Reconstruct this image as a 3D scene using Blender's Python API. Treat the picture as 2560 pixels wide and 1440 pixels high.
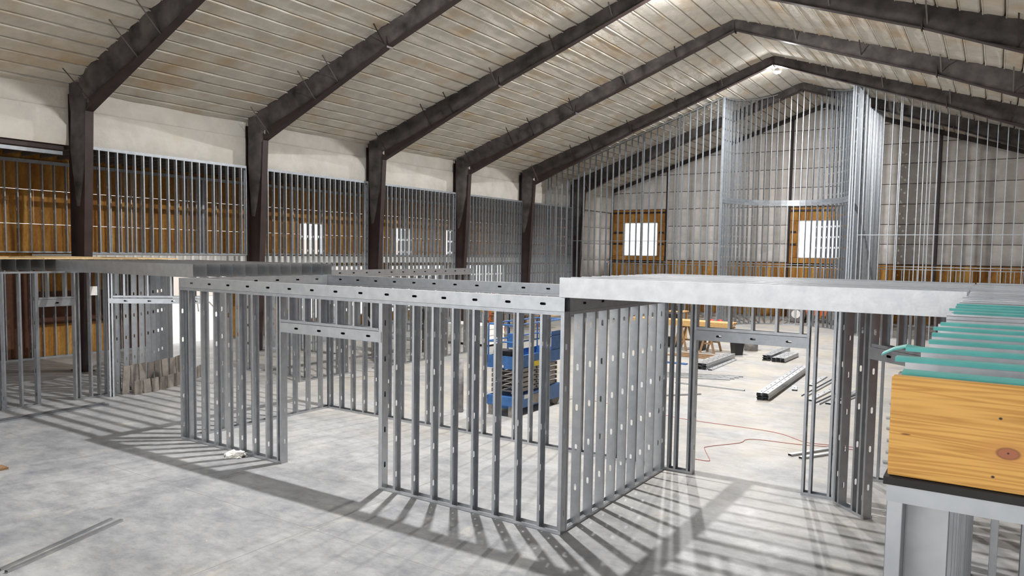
import bpy, bmesh, math, random
from mathutils import Matrix, Vector, noise
random.seed(7)
S = bpy.context.scene
for o in list(bpy.data.objects): bpy.data.objects.remove(o)
COL = S.collection

# ------------------------------------------------------------------ camera, sky, exposure
F_PX, CY = 1836.05, 751.19
YAW, PITCH, ROLL, CAM_H = .5809, .0639, .0150, 4.07
cd = bpy.data.cameras.new('camera'); cam = bpy.data.objects.new('camera', cd); COL.objects.link(cam)
cd.sensor_fit = 'HORIZONTAL'; cd.sensor_width = 36.0; cd.lens = 36.0 * F_PX / 2560.0
cd.shift_y = (CY - 720.0) / 2560.0; cd.clip_start = .05; cd.clip_end = 400
fw = Vector((-math.sin(YAW) * math.cos(PITCH), math.cos(YAW) * math.cos(PITCH), -math.sin(PITCH)))
rt = Vector((math.cos(YAW), math.sin(YAW), 0)); up = rt.cross(fw)
r2 = rt * math.cos(ROLL) + up * math.sin(ROLL); u2 = up * math.cos(ROLL) - rt * math.sin(ROLL)
cam.matrix_world = Matrix(((r2.x, u2.x, -fw.x, 0), (r2.y, u2.y, -fw.y, 0), (r2.z, u2.z, -fw.z, CAM_H), (0, 0, 0, 1)))
S.camera = cam

w = bpy.data.worlds.new('overcast_sky'); S.world = w; w.use_nodes = True
wn = w.node_tree.nodes; bg = wn['Background']
bg.inputs[0].default_value = (.97, .985, 1.0, 1); bg.inputs[1].default_value = 5.2
LAMP_W = 5200.0; GLOW_W = 750.0     # downward beam and sideways spill of each ridge lamp
S.view_settings.view_transform = 'Standard'; S.view_settings.look = 'None'
S.view_settings.gamma = 1.0; S.view_settings.use_curve_mapping = False
S.view_settings.exposure = -1.12

# ------------------------------------------------------------------ materials
def nt(name):
    m = bpy.data.materials.new(name); m.use_nodes = True
    n = m.node_tree.nodes; return m, n, m.node_tree.links, n['Principled BSDF']
def ramp(n, stops):
    r = n.new('ShaderNodeValToRGB'); e = r.color_ramp.elements
    while len(e) < len(stops): e.new(.5)
    for i, (p, c) in enumerate(stops): e[i].position = p; e[i].color = (*c, 1)
    return r
def tex(n, l, scale, detail=4, rough=.55, dist=0, src='Object', vec=(1, 1, 1), rnd=False):
    tc = n.new('ShaderNodeTexCoord'); mp = n.new('ShaderNodeMapping'); mp.inputs['Scale'].default_value = vec
    l.new(tc.outputs[src], mp.inputs['Vector'])
    t = n.new('ShaderNodeTexNoise'); t.inputs['Scale'].default_value = scale; t.inputs['Detail'].default_value = detail
    t.inputs['Roughness'].default_value = rough; t.inputs['Distortion'].default_value = dist
    if rnd:
        oi = n.new('ShaderNodeObjectInfo'); ad = n.new('ShaderNodeVectorMath'); ad.operation = 'ADD'
        ml = n.new('ShaderNodeMath'); ml.operation = 'MULTIPLY'; ml.inputs[1].default_value = 37.0
        l.new(oi.outputs['Random'], ml.inputs[0]); l.new(mp.outputs[0], ad.inputs[0]); l.new(ml.outputs[0], ad.inputs[1]); l.new(ad.outputs[0], t.inputs['Vector'])
    else: l.new(mp.outputs[0], t.inputs['Vector'])
    return t
def mix(n, l, a, b, fac, mode='MIX'):
    x = n.new('ShaderNodeMix'); x.data_type = 'RGBA'; x.blend_type = mode
    for s, v in ((x.inputs[6], a), (x.inputs[7], b)):
        if isinstance(v, tuple): s.default_value = (*v, 1)
        else: l.new(v, s)
    if isinstance(fac, float): x.inputs[0].default_value = fac
    else: l.new(fac, x.inputs[0])
    return x.outputs[2]
def bump(n, l, h, b, strength, dist):
    bp = n.new('ShaderNodeBump'); bp.inputs['Strength'].default_value = strength; bp.inputs['Distance'].default_value = dist
    l.new(h, bp.inputs['Height']); l.new(bp.outputs[0], b.inputs['Normal'])
def simple(name, col, rough=.6, metal=0.0, var=.12, scale=9, bmp=0.0):
    m, n, l, b = nt(name); t = tex(n, l, scale, rnd=True)
    c0 = tuple(max(0, c * (1 - var)) for c in col); c1 = tuple(min(1, c * (1 + var)) for c in col)
    r = ramp(n, [(.3, c0), (.7, c1)]); l.new(t.outputs[0], r.inputs[0]); l.new(r.outputs[0], b.inputs['Base Color'])
    b.inputs['Roughness'].default_value = rough; b.inputs['Metallic'].default_value = metal
    if bmp: bump(n, l, t.outputs[0], b, bmp, .02)
    return m
def galv(name, lo, hi, rough=.42, metal=.72):
    m, n, l, b = nt(name)
    t = tex(n, l, 7, 5, rnd=True); r = ramp(n, [(.32, lo), (.7, hi)]); l.new(t.outputs[0], r.inputs[0])
    oi = n.new('ShaderNodeObjectInfo'); rr = ramp(n, [(0, (.82, .83, .85)), (1, (1.06, 1.05, 1.04))]); l.new(oi.outputs['Random'], rr.inputs[0])
    l.new(mix(n, l, r.outputs[0], rr.outputs[0], 1.0, 'MULTIPLY'), b.inputs['Base Color'])
    t2 = tex(n, l, 40, 2, rnd=True); mr = n.new('ShaderNodeMapRange'); mr.inputs[3].default_value = rough - .08; mr.inputs[4].default_value = rough + .12
    l.new(t2.outputs[0], mr.inputs[0]); l.new(mr.outputs[0], b.inputs['Roughness']); b.inputs['Metallic'].default_value = metal
    return m
M = {}
M['galv'] = galv('galvanized_steel', (.47, .485, .505), (.56, .575, .59), .36, .88)
M['galv_far'] = galv('galvanized_steel_far', (.42, .455, .49), (.53, .565, .60), .40, .88)  # slightly darker, bluer steel for the far and aisle studs
M['brown'] = simple('dark_brown_primer', (.034, .020, .019), .46, 0, .3, 2.2, .1)
M['overspray'] = simple('dark_foam_overspray', (.060, .052, .050), .7, 0, .75, 1.6, .5)
M['brace'] = simple('dull_steel', (.17, .16, .15), .6, .3)
M['rust'] = simple('rusty_brown_panel', (.13, .055, .03), .7, .1, .35, 2)
M['blue'] = simple('blue_paint', (.045, .14, .36), .4, 0, .2, 6)
M['dark'] = simple('black_plastic', (.018, .018, .022), .5)
M['rubber'] = simple('grey_rubber', (.16, .15, .14), .8)
M['scissor'] = simple('scissor_arm_paint', (.27, .24, .22), .55, .2, .25)
M['white'] = simple('white_board', (.80, .79, .76), .75, 0, .04, 3)
M['red'] = simple('red_plastic', (.55, .03, .03), .4)
M['yellow'] = simple('yellow_label', (.80, .62, .03), .5)
M['orange'] = simple('orange_paint', (.62, .13, .03), .45)
M['teal'] = simple('teal_foam_tape', (.11, .46, .43), .6, 0, .15, 8)
M['grey_card'] = simple('weathered_board', (.23, .205, .18), .85, 0, .22, 5, .2)
M['paper'] = simple('crumpled_paper', (.78, .76, .72), .8)
M['concrete_post'] = simple('grey_pipe', (.26, .25, .25), .7, 0, .3)
M['dirt'] = simple('pale_gravel', (.66, .63, .58), .95, 0, .12, .6)
M['slab'] = simple('white_slab_edge', (.74, .73, .70), .8, 0, .08)
M['blacktar'] = simple('dark_underlay', (.03, .026, .026), .9)
M['cord'] = simple('red_cord', (.42, .07, .045), .5)
M['dusty'] = simple('dark_roof_soffit', (.045, .043, .045), .85, 0, .3, 3)

def foam(name, base, dark, stain, amt, scale=1.0):
    m, n, l, b = nt(name)
    t = tex(n, l, 1.1 * scale, 6, .62, .3, rnd=True); r = ramp(n, [(.3, dark), (.62, base)]); l.new(t.outputs[0], r.inputs[0])
    t2 = tex(n, l, .42 * scale, 4, .6, .4, rnd=True); r2_ = ramp(n, [(.5, (0, 0, 0)), (.72, (amt, amt, amt))]); l.new(t2.outputs[0], r2_.inputs[0])
    l.new(mix(n, l, r.outputs[0], stain, r2_.outputs[0]), b.inputs['Base Color'])
    b.inputs['Roughness'].default_value = .9
    t3 = tex(n, l, 7, 5, .6, rnd=True); bump(n, l, t3.outputs[0], b, .45, .05)
    return m
M['foam'] = foam('spray_foam', (.70, .665, .60), (.52, .50, .45), (.52, .37, .20), .75)
M['foam_wall'] = foam('spray_foam_wall', (.72, .70, .65), (.60, .58, .54), (.64, .58, .47), .4)
M['foam_end'] = foam('spray_foam_end_wall', (.74, .705, .68), (.58, .555, .535), (.62, .55, .47), .4)

def concrete():
    m, n, l, b = nt('concrete_floor')
    t = tex(n, l, .33, 10, .68, .15); r = ramp(n, [(.34, (.29, .30, .315)), (.5, (.40, .405, .415)), (.68, (.49, .49, .49))]); l.new(t.outputs[0], r.inputs[0])
    t2 = tex(n, l, 1.5, 14, .80, .15, vec=(1.0, 1.6, 1)); r2_ = ramp(n, [(.38, (.50, .51, .54)), (.60, (1, 1, 1))]); l.new(t2.outputs[0], r2_.inputs[0])
    c = mix(n, l, r.outputs[0], r2_.outputs[0], .75, 'MULTIPLY')
    t3 = tex(n, l, .8, 12, .76, .2, vec=(1.3, 1, 1)); r3 = ramp(n, [(.57, (0, 0, 0)), (.74, (.6, .6, .6))]); l.new(t3.outputs[0], r3.inputs[0])
    c = mix(n, l, c, (.60, .55, .44), r3.outputs[0])
    # sawdust gathered in and beyond the framed room
    sp = n.new('ShaderNodeSeparateXYZ'); tcy = n.new('ShaderNodeTexCoord'); l.new(tcy.outputs['Object'], sp.inputs[0])
    my = n.new('ShaderNodeMapRange'); my.inputs[1].default_value = 8.5; my.inputs[2].default_value = 17; my.inputs[3].default_value = .0; my.inputs[4].default_value = .6; l.new(sp.outputs['Y'], my.inputs[0])
    td = tex(n, l, .5, 6, .6, .5); rd = ramp(n, [(.38, (.1, .1, .1)), (.62, (1, 1, 1))]); l.new(td.outputs[0], rd.inputs[0])
    md = n.new('ShaderNodeMath'); md.operation = 'MULTIPLY'; l.new(my.outputs[0], md.inputs[0]); l.new(rd.outputs[0], md.inputs[1])
    c = mix(n, l, c, (.47, .42, .33), md.outputs[0])
    # pale dust specks
    t4 = tex(n, l, 9, 6, .7, 1.2); r4 = ramp(n, [(.645, (0, 0, 0)), (.73, (.7, .7, .7))]); l.new(t4.outputs[0], r4.inputs[0])
    c = mix(n, l, c, (.72, .70, .66), r4.outputs[0])
    l.new(c, b.inputs['Base Color'])
    mr = n.new('ShaderNodeMapRange'); mr.inputs[1].default_value = .35; mr.inputs[2].default_value = .7; mr.inputs[3].default_value = .36; mr.inputs[4].default_value = .6; b.inputs['Specular IOR Level'].default_value = .32
    l.new(t3.outputs[0], mr.inputs[0]); l.new(mr.outputs[0], b.inputs['Roughness'])
    bump(n, l, t4.outputs[0], b, .08, .01)
    return m
M['floor'] = concrete()

def wood(name, a, bcol, axis=(1, 6, 6), scale=3.0, ring=9.0, knots=()):
    m, n, l, b = nt(name)
    t = tex(n, l, scale, 3, .5, .4, vec=axis, rnd=not knots)
    wv = n.new('ShaderNodeMath'); wv.operation = 'MULTIPLY'; wv.inputs[1].default_value = ring
    l.new(t.outputs[0], wv.inputs[0])
    sn = n.new('ShaderNodeMath'); sn.operation = 'PINGPONG'; sn.inputs[1].default_value = .5; l.new(wv.outputs[0], sn.inputs[0])
    r = ramp(n, [(.0, bcol), (.35, a), (1, tuple(min(1, x * 1.12) for x in a))]); l.new(sn.outputs[0], r.inputs[0])
    c = r.outputs[0]
    tf = tex(n, l, 60, 3, .6, vec=(axis[0] * .12, 1, 1)); rf = ramp(n, [(.3, (.88, .86, .84)), (.7, (1, 1, 1))]); l.new(tf.outputs[0], rf.inputs[0])
    c = mix(n, l, c, rf.outputs[0], 1.0, 'MULTIPLY')
    for (kx, kz, sx, sz, col, pw) in knots:
        tc = n.new('ShaderNodeTexCoord'); mp = n.new('ShaderNodeMapping'); mp.vector_type = 'POINT'
        mp.inputs['Location'].default_value = (-kx / sx, 0, -kz / sz); mp.inputs['Scale'].default_value = (1 / sx, 0.001, 1 / sz)
        l.new(tc.outputs['Object'], mp.inputs['Vector'])
        ln = n.new('ShaderNodeVectorMath'); ln.operation = 'LENGTH'; l.new(mp.outputs[0], ln.inputs[0])
        rk = ramp(n, [(pw, (1, 1, 1)), (1, (0, 0, 0))]); l.new(ln.outputs['Value'], rk.inputs[0])
        c = mix(n, l, c, col, rk.outputs[0])
    l.new(c, b.inputs['Base Color']); b.inputs['Roughness'].default_value = .6
    return m
M['lumber'] = wood('yellow_lumber', (.62, .40, .16), (.46, .26, .09))
M['plank'] = wood('rim_board_wood', (.75, .41, .10), (.55, .26, .05), (.35, 3, 9), 2.2, 10.0,
                  [(.05, 3.56, .085, .05, (.60, .28, .07), .2), (.052, 3.558, .031, .0185, (.22, .08, .03), .75), (.052, 3.558, .026, .0150, (.38, .13, .06), .8), (.052, 3.559, .0035, .003, (.03, .012, .01), .6),
                   (.031, 3.65, .0055, .0045, (.03, .02, .015), .55), (.021, 3.49, .0055, .0045, (.03, .02, .015), .55), (-.19, 3.575, .016, .003, (.22, .09, .02), .5)])
M['brownwood'] = wood('brown_lumber', (.33, .20, .10), (.20, .11, .05))
M['ply'] = wood('plywood', (.66, .50, .28), (.55, .38, .18), (.6, 5, 5), 2.0, 5)
def osb():
    m, n, l, b = nt('oriented_strand_board')
    t = tex(n, l, 1.6, 5, .6, .5, vec=(1, 1.6, .35), rnd=True); r = ramp(n, [(.32, (.34, .135, .022)), (.55, (.52, .25, .045)), (.72, (.64, .38, .10))]); l.new(t.outputs[0], r.inputs[0])
    t2 = tex(n, l, 14, 4, .6, vec=(1, 1, .5), rnd=True); r2_ = ramp(n, [(.3, (.72, .68, .62)), (.65, (1, 1, 1))]); l.new(t2.outputs[0], r2_.inputs[0])
    l.new(mix(n, l, r.outputs[0], r2_.outputs[0], 1.0, 'MULTIPLY'), b.inputs['Base Color']); b.inputs['Roughness'].default_value = .75
    return m
M['osb'] = osb()
def brick():
    m, n, l, b = nt('red_brick')
    tc = n.new('ShaderNodeTexCoord'); mp = n.new('ShaderNodeMapping'); mp.inputs['Rotation'].default_value = (math.pi / 2, 0, math.pi / 2); l.new(tc.outputs['Object'], mp.inputs[0])
    t = n.new('ShaderNodeTexBrick'); t.inputs['Scale'].default_value = 4.5; t.inputs['Color1'].default_value = (.52, .25, .18, 1); t.inputs['Color2'].default_value = (.44, .2, .15, 1); t.inputs['Mortar'].default_value = (.6, .55, .5, 1)
    l.new(mp.outputs[0], t.inputs['Vector']); l.new(t.outputs[0], b.inputs['Base Color']); b.inputs['Roughness'].default_value = .9
    return m
M['brick'] = brick()
def glass():
    m, n, l, b = nt('window_glass')
    tr = n.new('ShaderNodeBsdfTransparent'); gl = n.new('ShaderNodeBsdfGlossy'); gl.inputs['Roughness'].default_value = .02
    mx = n.new('ShaderNodeMixShader'); mx.inputs[0].default_value = .06
    l.new(tr.outputs[0], mx.inputs[1]); l.new(gl.outputs[0], mx.inputs[2]); l.new(mx.outputs[0], n['Material Output'].inputs[0])
    return m
M['glass'] = glass()
def emit(name, col, s):
    m, n, l, b = nt(name); b.inputs['Emission Color'].default_value = (*col, 1); b.inputs['Emission Strength'].default_value = s; b.inputs['Base Color'].default_value = (.9, .9, .9, 1)
    return m
M['lens'] = emit('lamp_lens', (1, .98, .95), 60)
M['alu'] = simple('lamp_housing', (.5, .5, .5), .4, .6)

# ------------------------------------------------------------------ helpers
WM = {}
def link(o, name, mat, parent, mw):
    COL.objects.link(o)
    if mat is not None and o.data is not None and not o.data.materials: o.data.materials.append(M[mat] if isinstance(mat, str) else mat)
    WM[o] = mw
    if parent is not None:
        o.parent = parent; o.matrix_parent_inverse = WM[parent].inverted()
    o.matrix_basis = mw
    return o
def obj(name, mesh, mat, parent=None, mw=None):
    return link(bpy.data.objects.new(name, mesh), name, mat, parent, mw or Matrix.Identity(4))
def thing(name, label, cat, loc=(0, 0, 0), group=None, kind=None):
    o = bpy.data.objects.new(name, None); o.empty_display_size = .2
    link(o, name, None, None, Matrix.Translation(loc)); o['label'] = label; o['category'] = cat
    if group: o['group'] = group
    if kind: o['kind'] = kind
    return o
def tag(o, label, cat, group=None):
    o['label'] = label; o['category'] = cat
    if group: o['group'] = group
    return o
def struct(o, label=None):
    o['kind'] = 'structure'
    if label: o['label'] = label
    return o
class MB:
    def __init__(s): s.v = []; s.f = []
    def box(s, a, b):
        x0, y0, z0 = a; x1, y1, z1 = b; i = len(s.v)
        s.v += [(x0, y0, z0), (x1, y0, z0), (x1, y1, z0), (x0, y1, z0), (x0, y0, z1), (x1, y0, z1), (x1, y1, z1), (x0, y1, z1)]
        s.f += [(i, i + 3, i + 2, i + 1), (i + 4, i + 5, i + 6, i + 7), (i, i + 1, i + 5, i + 4), (i + 1, i + 2, i + 6, i + 5), (i + 2, i + 3, i + 7, i + 6), (i + 3, i, i + 4, i + 7)]
        return s
    def prism(s, poly, a, b, ax):                 # poly in the two other axes, extruded on axis ax from a to b
        i = len(s.v); n = len(poly)
        for h in (a, b):
            for (p, q) in poly:
                s.v.append((h, p, q) if ax == 0 else (p, h, q) if ax == 1 else (p, q, h))
        s.f += [tuple(range(i + n - 1, i - 1, -1)), tuple(range(i + n, i + 2 * n))]
        s.f += [(i + k, i + (k + 1) % n, i + n + (k + 1) % n, i + n + k) for k in range(n)]
        return s
    def beam(s, p, q, wx, wz, upv=(0, 0, 1)):      # rectangular bar from p to q
        p = Vector(p); q = Vector(q); d = (q - p).normalized(); u = Vector(upv)
        if abs(d.dot(u)) > .95: u = Vector((1, 0, 0))
        x = d.cross(u).normalized() * wx / 2; z = x.cross(d).normalized() * wz / 2; i = len(s.v)
        for c in (p, q): s.v += [tuple(c - x - z), tuple(c + x - z), tuple(c + x + z), tuple(c - x + z)]
        s.f += [(i, i + 3, i + 2, i + 1), (i + 4, i + 5, i + 6, i + 7), (i, i + 1, i + 5, i + 4), (i + 1, i + 2, i + 6, i + 5), (i + 2, i + 3, i + 7, i + 6), (i + 3, i, i + 4, i + 7)]
        return s
    def tube(s, pts, r, n=8, caps=True):
        pts = [Vector(p) for p in pts]; i0 = len(s.v); rs = r if isinstance(r, (list, tuple)) else [r] * len(pts)
        for k, p in enumerate(pts):
            d = (pts[min(k + 1, len(pts) - 1)] - pts[max(k - 1, 0)]).normalized()
            a = Vector((0, 0, 1)) if abs(d.z) < .9 else Vector((1, 0, 0)); x = d.cross(a).normalized(); y = d.cross(x)
            for j in range(n):
                t = 2 * math.pi * j / n; s.v.append(tuple(p + (x * math.cos(t) + y * math.sin(t)) * rs[k]))
        for k in range(len(pts) - 1):
            for j in range(n):
                a = i0 + k * n + j; b = i0 + k * n + (j + 1) % n; s.f.append((a, b, b + n, a + n))
        if caps: s.f += [tuple(range(i0 + n - 1, i0 - 1, -1)), tuple(range(len(s.v) - n, len(s.v)))]
        return s
    def mesh(s, name, smooth=False):
        m = bpy.data.meshes.new(name); m.from_pydata(s.v, [], s.f)
        bm = bmesh.new(); bm.from_mesh(m); bmesh.ops.recalc_face_normals(bm, faces=bm.faces); bm.to_mesh(m); bm.free()
        if smooth: m.shade_smooth()
        return m
    def obj(s, name, mat, parent=None, smooth=False, mw=None): return obj(name, s.mesh(name, smooth), mat, parent, mw)
def boxo(name, a, b, mat, parent=None): return MB().box(a, b).obj(name, mat, parent)

CH = {}
def channel(L, w=.152, f=.041, lip=.012, pitch=.61, off=.3, t=.0016, slot=(.038, .1)):
    """cold-formed channel: web at local x=0 spanning y, flanges towards +x, length along z, slots in the web"""
    k = (round(L, 3), w, f, lip, pitch, off)
    if k in CH: return CH[k]
    b = MB(); h = w / 2; sw, sl = slot; c = .013
    if pitch:
        for sg in (-1, 1): b.box((0, min(sg * sw / 2, sg * h), 0), (t, max(sg * sw / 2, sg * h), L))
        z = 0; zs = off
        while zs + sl / 2 < L - .05:
            b.box((0, -sw / 2, z), (t, sw / 2, zs - sl / 2))
            for sy in (-1, 1):
                for sz in (-1, 1):
                    y0 = sy * sw / 2; z0 = zs + sz * sl / 2
                    b.prism([(y0, z0), (y0 - sy * c, z0), (y0, z0 - sz * c)], 0, t, 0)
            z = zs + sl / 2; zs += pitch
        b.box((0, -sw / 2, z), (t, sw / 2, L))
    else: b.box((0, -h, 0), (t, h, L))
    for sg in (-1, 1):
        b.box((0, min(sg * h, sg * (h - t)), 0), (f, max(sg * h, sg * (h - t)), L))
        if lip: b.box((f - t, min(sg * h, sg * (h - lip)), 0), (f, max(sg * h, sg * (h - lip)), L))
    CH[k] = b.mesh('channel'); return CH[k]
def member(name, p0, p1, fdir, mat='galv', parent=None, **kw):
    """channel from p0 to p1 (centre line of the web); fdir: the way the flanges point"""
    p0 = Vector(p0); p1 = Vector(p1); z = (p1 - p0); L = z.length; z.normalize()
    x = Vector(fdir); x = (x - z * x.dot(z)).normalized(); y = z.cross(x)
    mw = Matrix(((x.x, y.x, z.x, p0.x), (x.y, y.y, z.y, p0.y), (x.z, y.z, z.z, p0.z), (0, 0, 0, 1)))
    return obj(name, channel(L, **kw), mat, parent, mw)

W6 = .152
def wall_run(th, a, b, z0, z1, spacing=.4064, first=0.0, mat='galv', face=1, tracks=True, gaps=(), end_studs=True, off=.3, wd=W6, top_track=True, fl=.041, topfn=None, sd=1, toph=.05):
    """straight framed wall between plan points a and b; gaps: (s0,s1) stretches left open; face: which way stud flanges point"""
    a = Vector((a[0], a[1], 0)); b = Vector((b[0], b[1], 0)); d = (b - a); L = d.length; d.normalize()
    zt = (lambda s: z1) if topfn is None else (lambda s: topfn(a + d * s))
    ss = []
    if end_studs: ss += [.002, L - .002]
    s = first if first > 0 else spacing
    while s < L - .08: ss.append(s); s += spacing
    for s in ss:
        if any(g0 - .01 < s < g1 + .01 for g0, g1 in gaps): continue
        fd = d * face
        if s < .01: fd = d
        if s > L - .01: fd = -d
        q = a + d * s
        member('stud', (q.x, q.y, z0 + .002), (q.x, q.y, zt(s) - .002), fd, mat, th, w=wd - .004, f=fl, off=off)
    if tracks:
        segs = []; c = 0
        for g0, g1 in gaps: segs.append((c, g0)); c = g1
        segs.append((c, L))
        for s0, s1 in segs:
            if s1 - s0 < .06: continue
            p = a + d * s0; q = a + d * s1
            member('bottom_track', (p.x, p.y, z0), (q.x, q.y, z0), (0, 0, 1), mat, th, w=wd, f=.05, lip=0, pitch=0)
        if top_track:
            zz0, zz1 = zt(0), zt(L)
            member('top_track', (a.x, a.y, zz0), (b.x, b.y, zz1), (0, 0, -1), mat, th, w=wd, f=toph, lip=0, pitch=0)
    return a, d, L
def header(th, a, b, z0, z1, mat='galv', wd=W6, name='header'):
    """boxed header: two channels on edge with slotted webs outwards, plus a cap"""
    a = Vector((a[0], a[1], 0)); b = Vector((b[0], b[1], 0)); d = (b - a).normalized(); n = Vector((-d.y, d.x, 0)); zc = (z0 + z1) / 2
    o = None
    for sg in (-1, 1):
        p = a + n * sg * (wd / 2 + .001); q = b + n * sg * (wd / 2 + .001)
        o = member(name, (p.x, p.y, zc), (q.x, q.y, zc), -n * sg, mat, th, w=z1 - z0, f=wd / 2, lip=0, pitch=.61, off=.45)
    return o
def cripples(th, a, b, s0, s1, z0, z1, spacing, mat='galv', wd=W6, face=1):
    a = Vector((a[0], a[1], 0)); b = Vector((b[0], b[1], 0)); d = (b - a).normalized()
    s = s0 + spacing * .5
    while s < s1 - .05:
        q = a + d * s; member('cripple_stud', (q.x, q.y, z0), (q.x, q.y, z1), d * face, mat, th, w=wd - .004, off=5); s += spacing
    p = a + d * s0; q = a + d * s1
    member('sill_track', (p.x, p.y, z0), (q.x, q.y, z0), (0, 0, 1), mat, th, w=wd, f=.05, lip=0, pitch=0)

# ------------------------------------------------------------------ building dimensions
XR, ZR, SL = -9.96, 14.35, .337          # ridge line and roof pitch (inner face of foam)
XW, XE = -25.35, 5.43                    # inner side-wall planes
Y0, YB = -8.0, 52.8                      # open front end, back wall
FY = [12.34 + 6.744 * i for i in range(-2, 6)]     # frame lines
def roof(x): return ZR - SL * abs(x - XR)

# ------------------------------------------------------------------ floor, ground
fl = MB()

fl.box((-29.3, Y0, -.2), (XE + .3, YB + .1, 0))
struct(fl.obj('floor', 'floor'), 'grey dusty concrete floor slab')
struct(boxo('ground_outside', (-120, -60, -.4), (110, 140, -.22), 'dirt'), 'pale bright ground outside the building')
# saw cut joints
fj = bpy.data.objects['floor']
for x in (-17.0, -8.2, .6):
    boxo('control_joint', (x - .004, Y0, .0), (x + .004, YB, .0012), 'concrete_post', fj)
for y in (7.2, 16.2, 25.2, 34.2):
    boxo('control_joint', (-25, y - .004, .0), (XE, y + .004, .0012), 'concrete_post', fj)

# ------------------------------------------------------------------ ceiling: deck plus foam strips between purlin lines
ce = MB()
for sg in (-1, 1):
    xe = XW - .3 if sg < 0 else XE + .3
    pts = [(XR, ZR + .14), (xe, ZR + .14 - SL * abs(xe - XR)), (xe, ZR + .3 - SL * abs(xe - XR)), (XR, ZR + .3)]
    ce.prism(pts, Y0, YB + .2, 1)
deck = struct(ce.obj('ceiling', 'dusty'), 'pitched roof underside sprayed with pale foam')
STRIP = .612; CS = math.cos(math.atan(SL))
def foam_grid(name, origin, ux, uy, nrm, lx, ly, nx, ny, amp, edge, mat, parent, seed):
    """bulging foam sheet: grid lx by ly, rounded back at its long edges, with a folded rim"""
    bm = bmesh.new(); ux = Vector(ux); uy = Vector(uy); nrm = Vector(nrm); o = Vector(origin); V = []
    for i in range(nx + 1):
        for j in range(ny + 1):
            u = i / nx; v = j / ny
            p = o + ux * (u * lx) + uy * (v * ly)
            h = noise.noise(Vector((u * lx * 1.3 + seed, v * ly * 1.3, seed * .7))) * amp + noise.noise(Vector((u * lx * .4 - seed, v * ly * .4, seed))) * amp
            e = min(u, 1 - u, v * (ly / lx if ly > lx else 1) * 1.0 if False else 9)
            if i in (0, nx) or j in (0, ny): h = -edge
            V.append(bm.verts.new(p + nrm * h))
    for i in range(nx):
        for j in range(ny):
            k = i * (ny + 1) + j; bm.faces.new((V[k], V[k + ny + 1], V[k + ny + 2], V[k + 1]))
    m = bpy.data.meshes.new(name); bmesh.ops.recalc_face_normals(bm, faces=bm.faces); bm.to_mesh(m); bm.free(); m.shade_smooth()
    return obj(name, m, mat, parent)
for sg in (-1, 1):
    run = (XR - XW if sg < 0 else XE - XR) + .2; n = int(run / (STRIP * CS)) + 1
    nrm = Vector((-SL * -sg * -1, 0, -1)).normalized() if False else Vector((sg * -SL, 0, -1)).normalized()
    ux = Vector((sg, 0, -SL)).normalized()
    for i in range(n):
        # profile strip: flat foam with a proud light lip at its upper edge (purlin flange) and a recess at the joint
        s0 = i * STRIP + .012; s1 = (i + 1) * STRIP - .012
        if s0 * CS > run: break
        ny = 90; bm = bmesh.new(); rows = []
        gp = .0 if sg < 0 else .034
        prof = [(0, -.12), (.004, .022), (.03, .028), (.05, .004), (.18, .0), (.38, -.004), (STRIP - .07 - gp, .0), (STRIP - .032 - gp, -.02), (STRIP - .024 - gp, -.12)]
        for j in range(ny + 1):
            y = Y0 + (YB - Y0) * j / ny; row = []
            for a, h in prof:
                p = Vector((XR, y, ZR)) + ux * (s0 + a)
                hh = h + (.018 * noise.noise(Vector((a * 3 + i * 5.1, y * .9, sg * 3))) + .016 * noise.noise(Vector((a * 9 + i * 3.3, y * 3.1, 1)))) * (1 if h > -.05 else 0)
                row.append(bm.verts.new(p + nrm * hh))
            rows.append(row)
        for j in range(ny):
            for k in range(len(prof) - 1): bm.faces.new((rows[j][k], rows[j + 1][k], rows[j + 1][k + 1], rows[j][k + 1]))
        m = bpy.data.meshes.new('foam_panel'); bmesh.ops.recalc_face_normals(bm, faces=bm.faces); bm.to_mesh(m); bm.free()
        obj('foam_panel', m, 'foam', deck)

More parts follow.
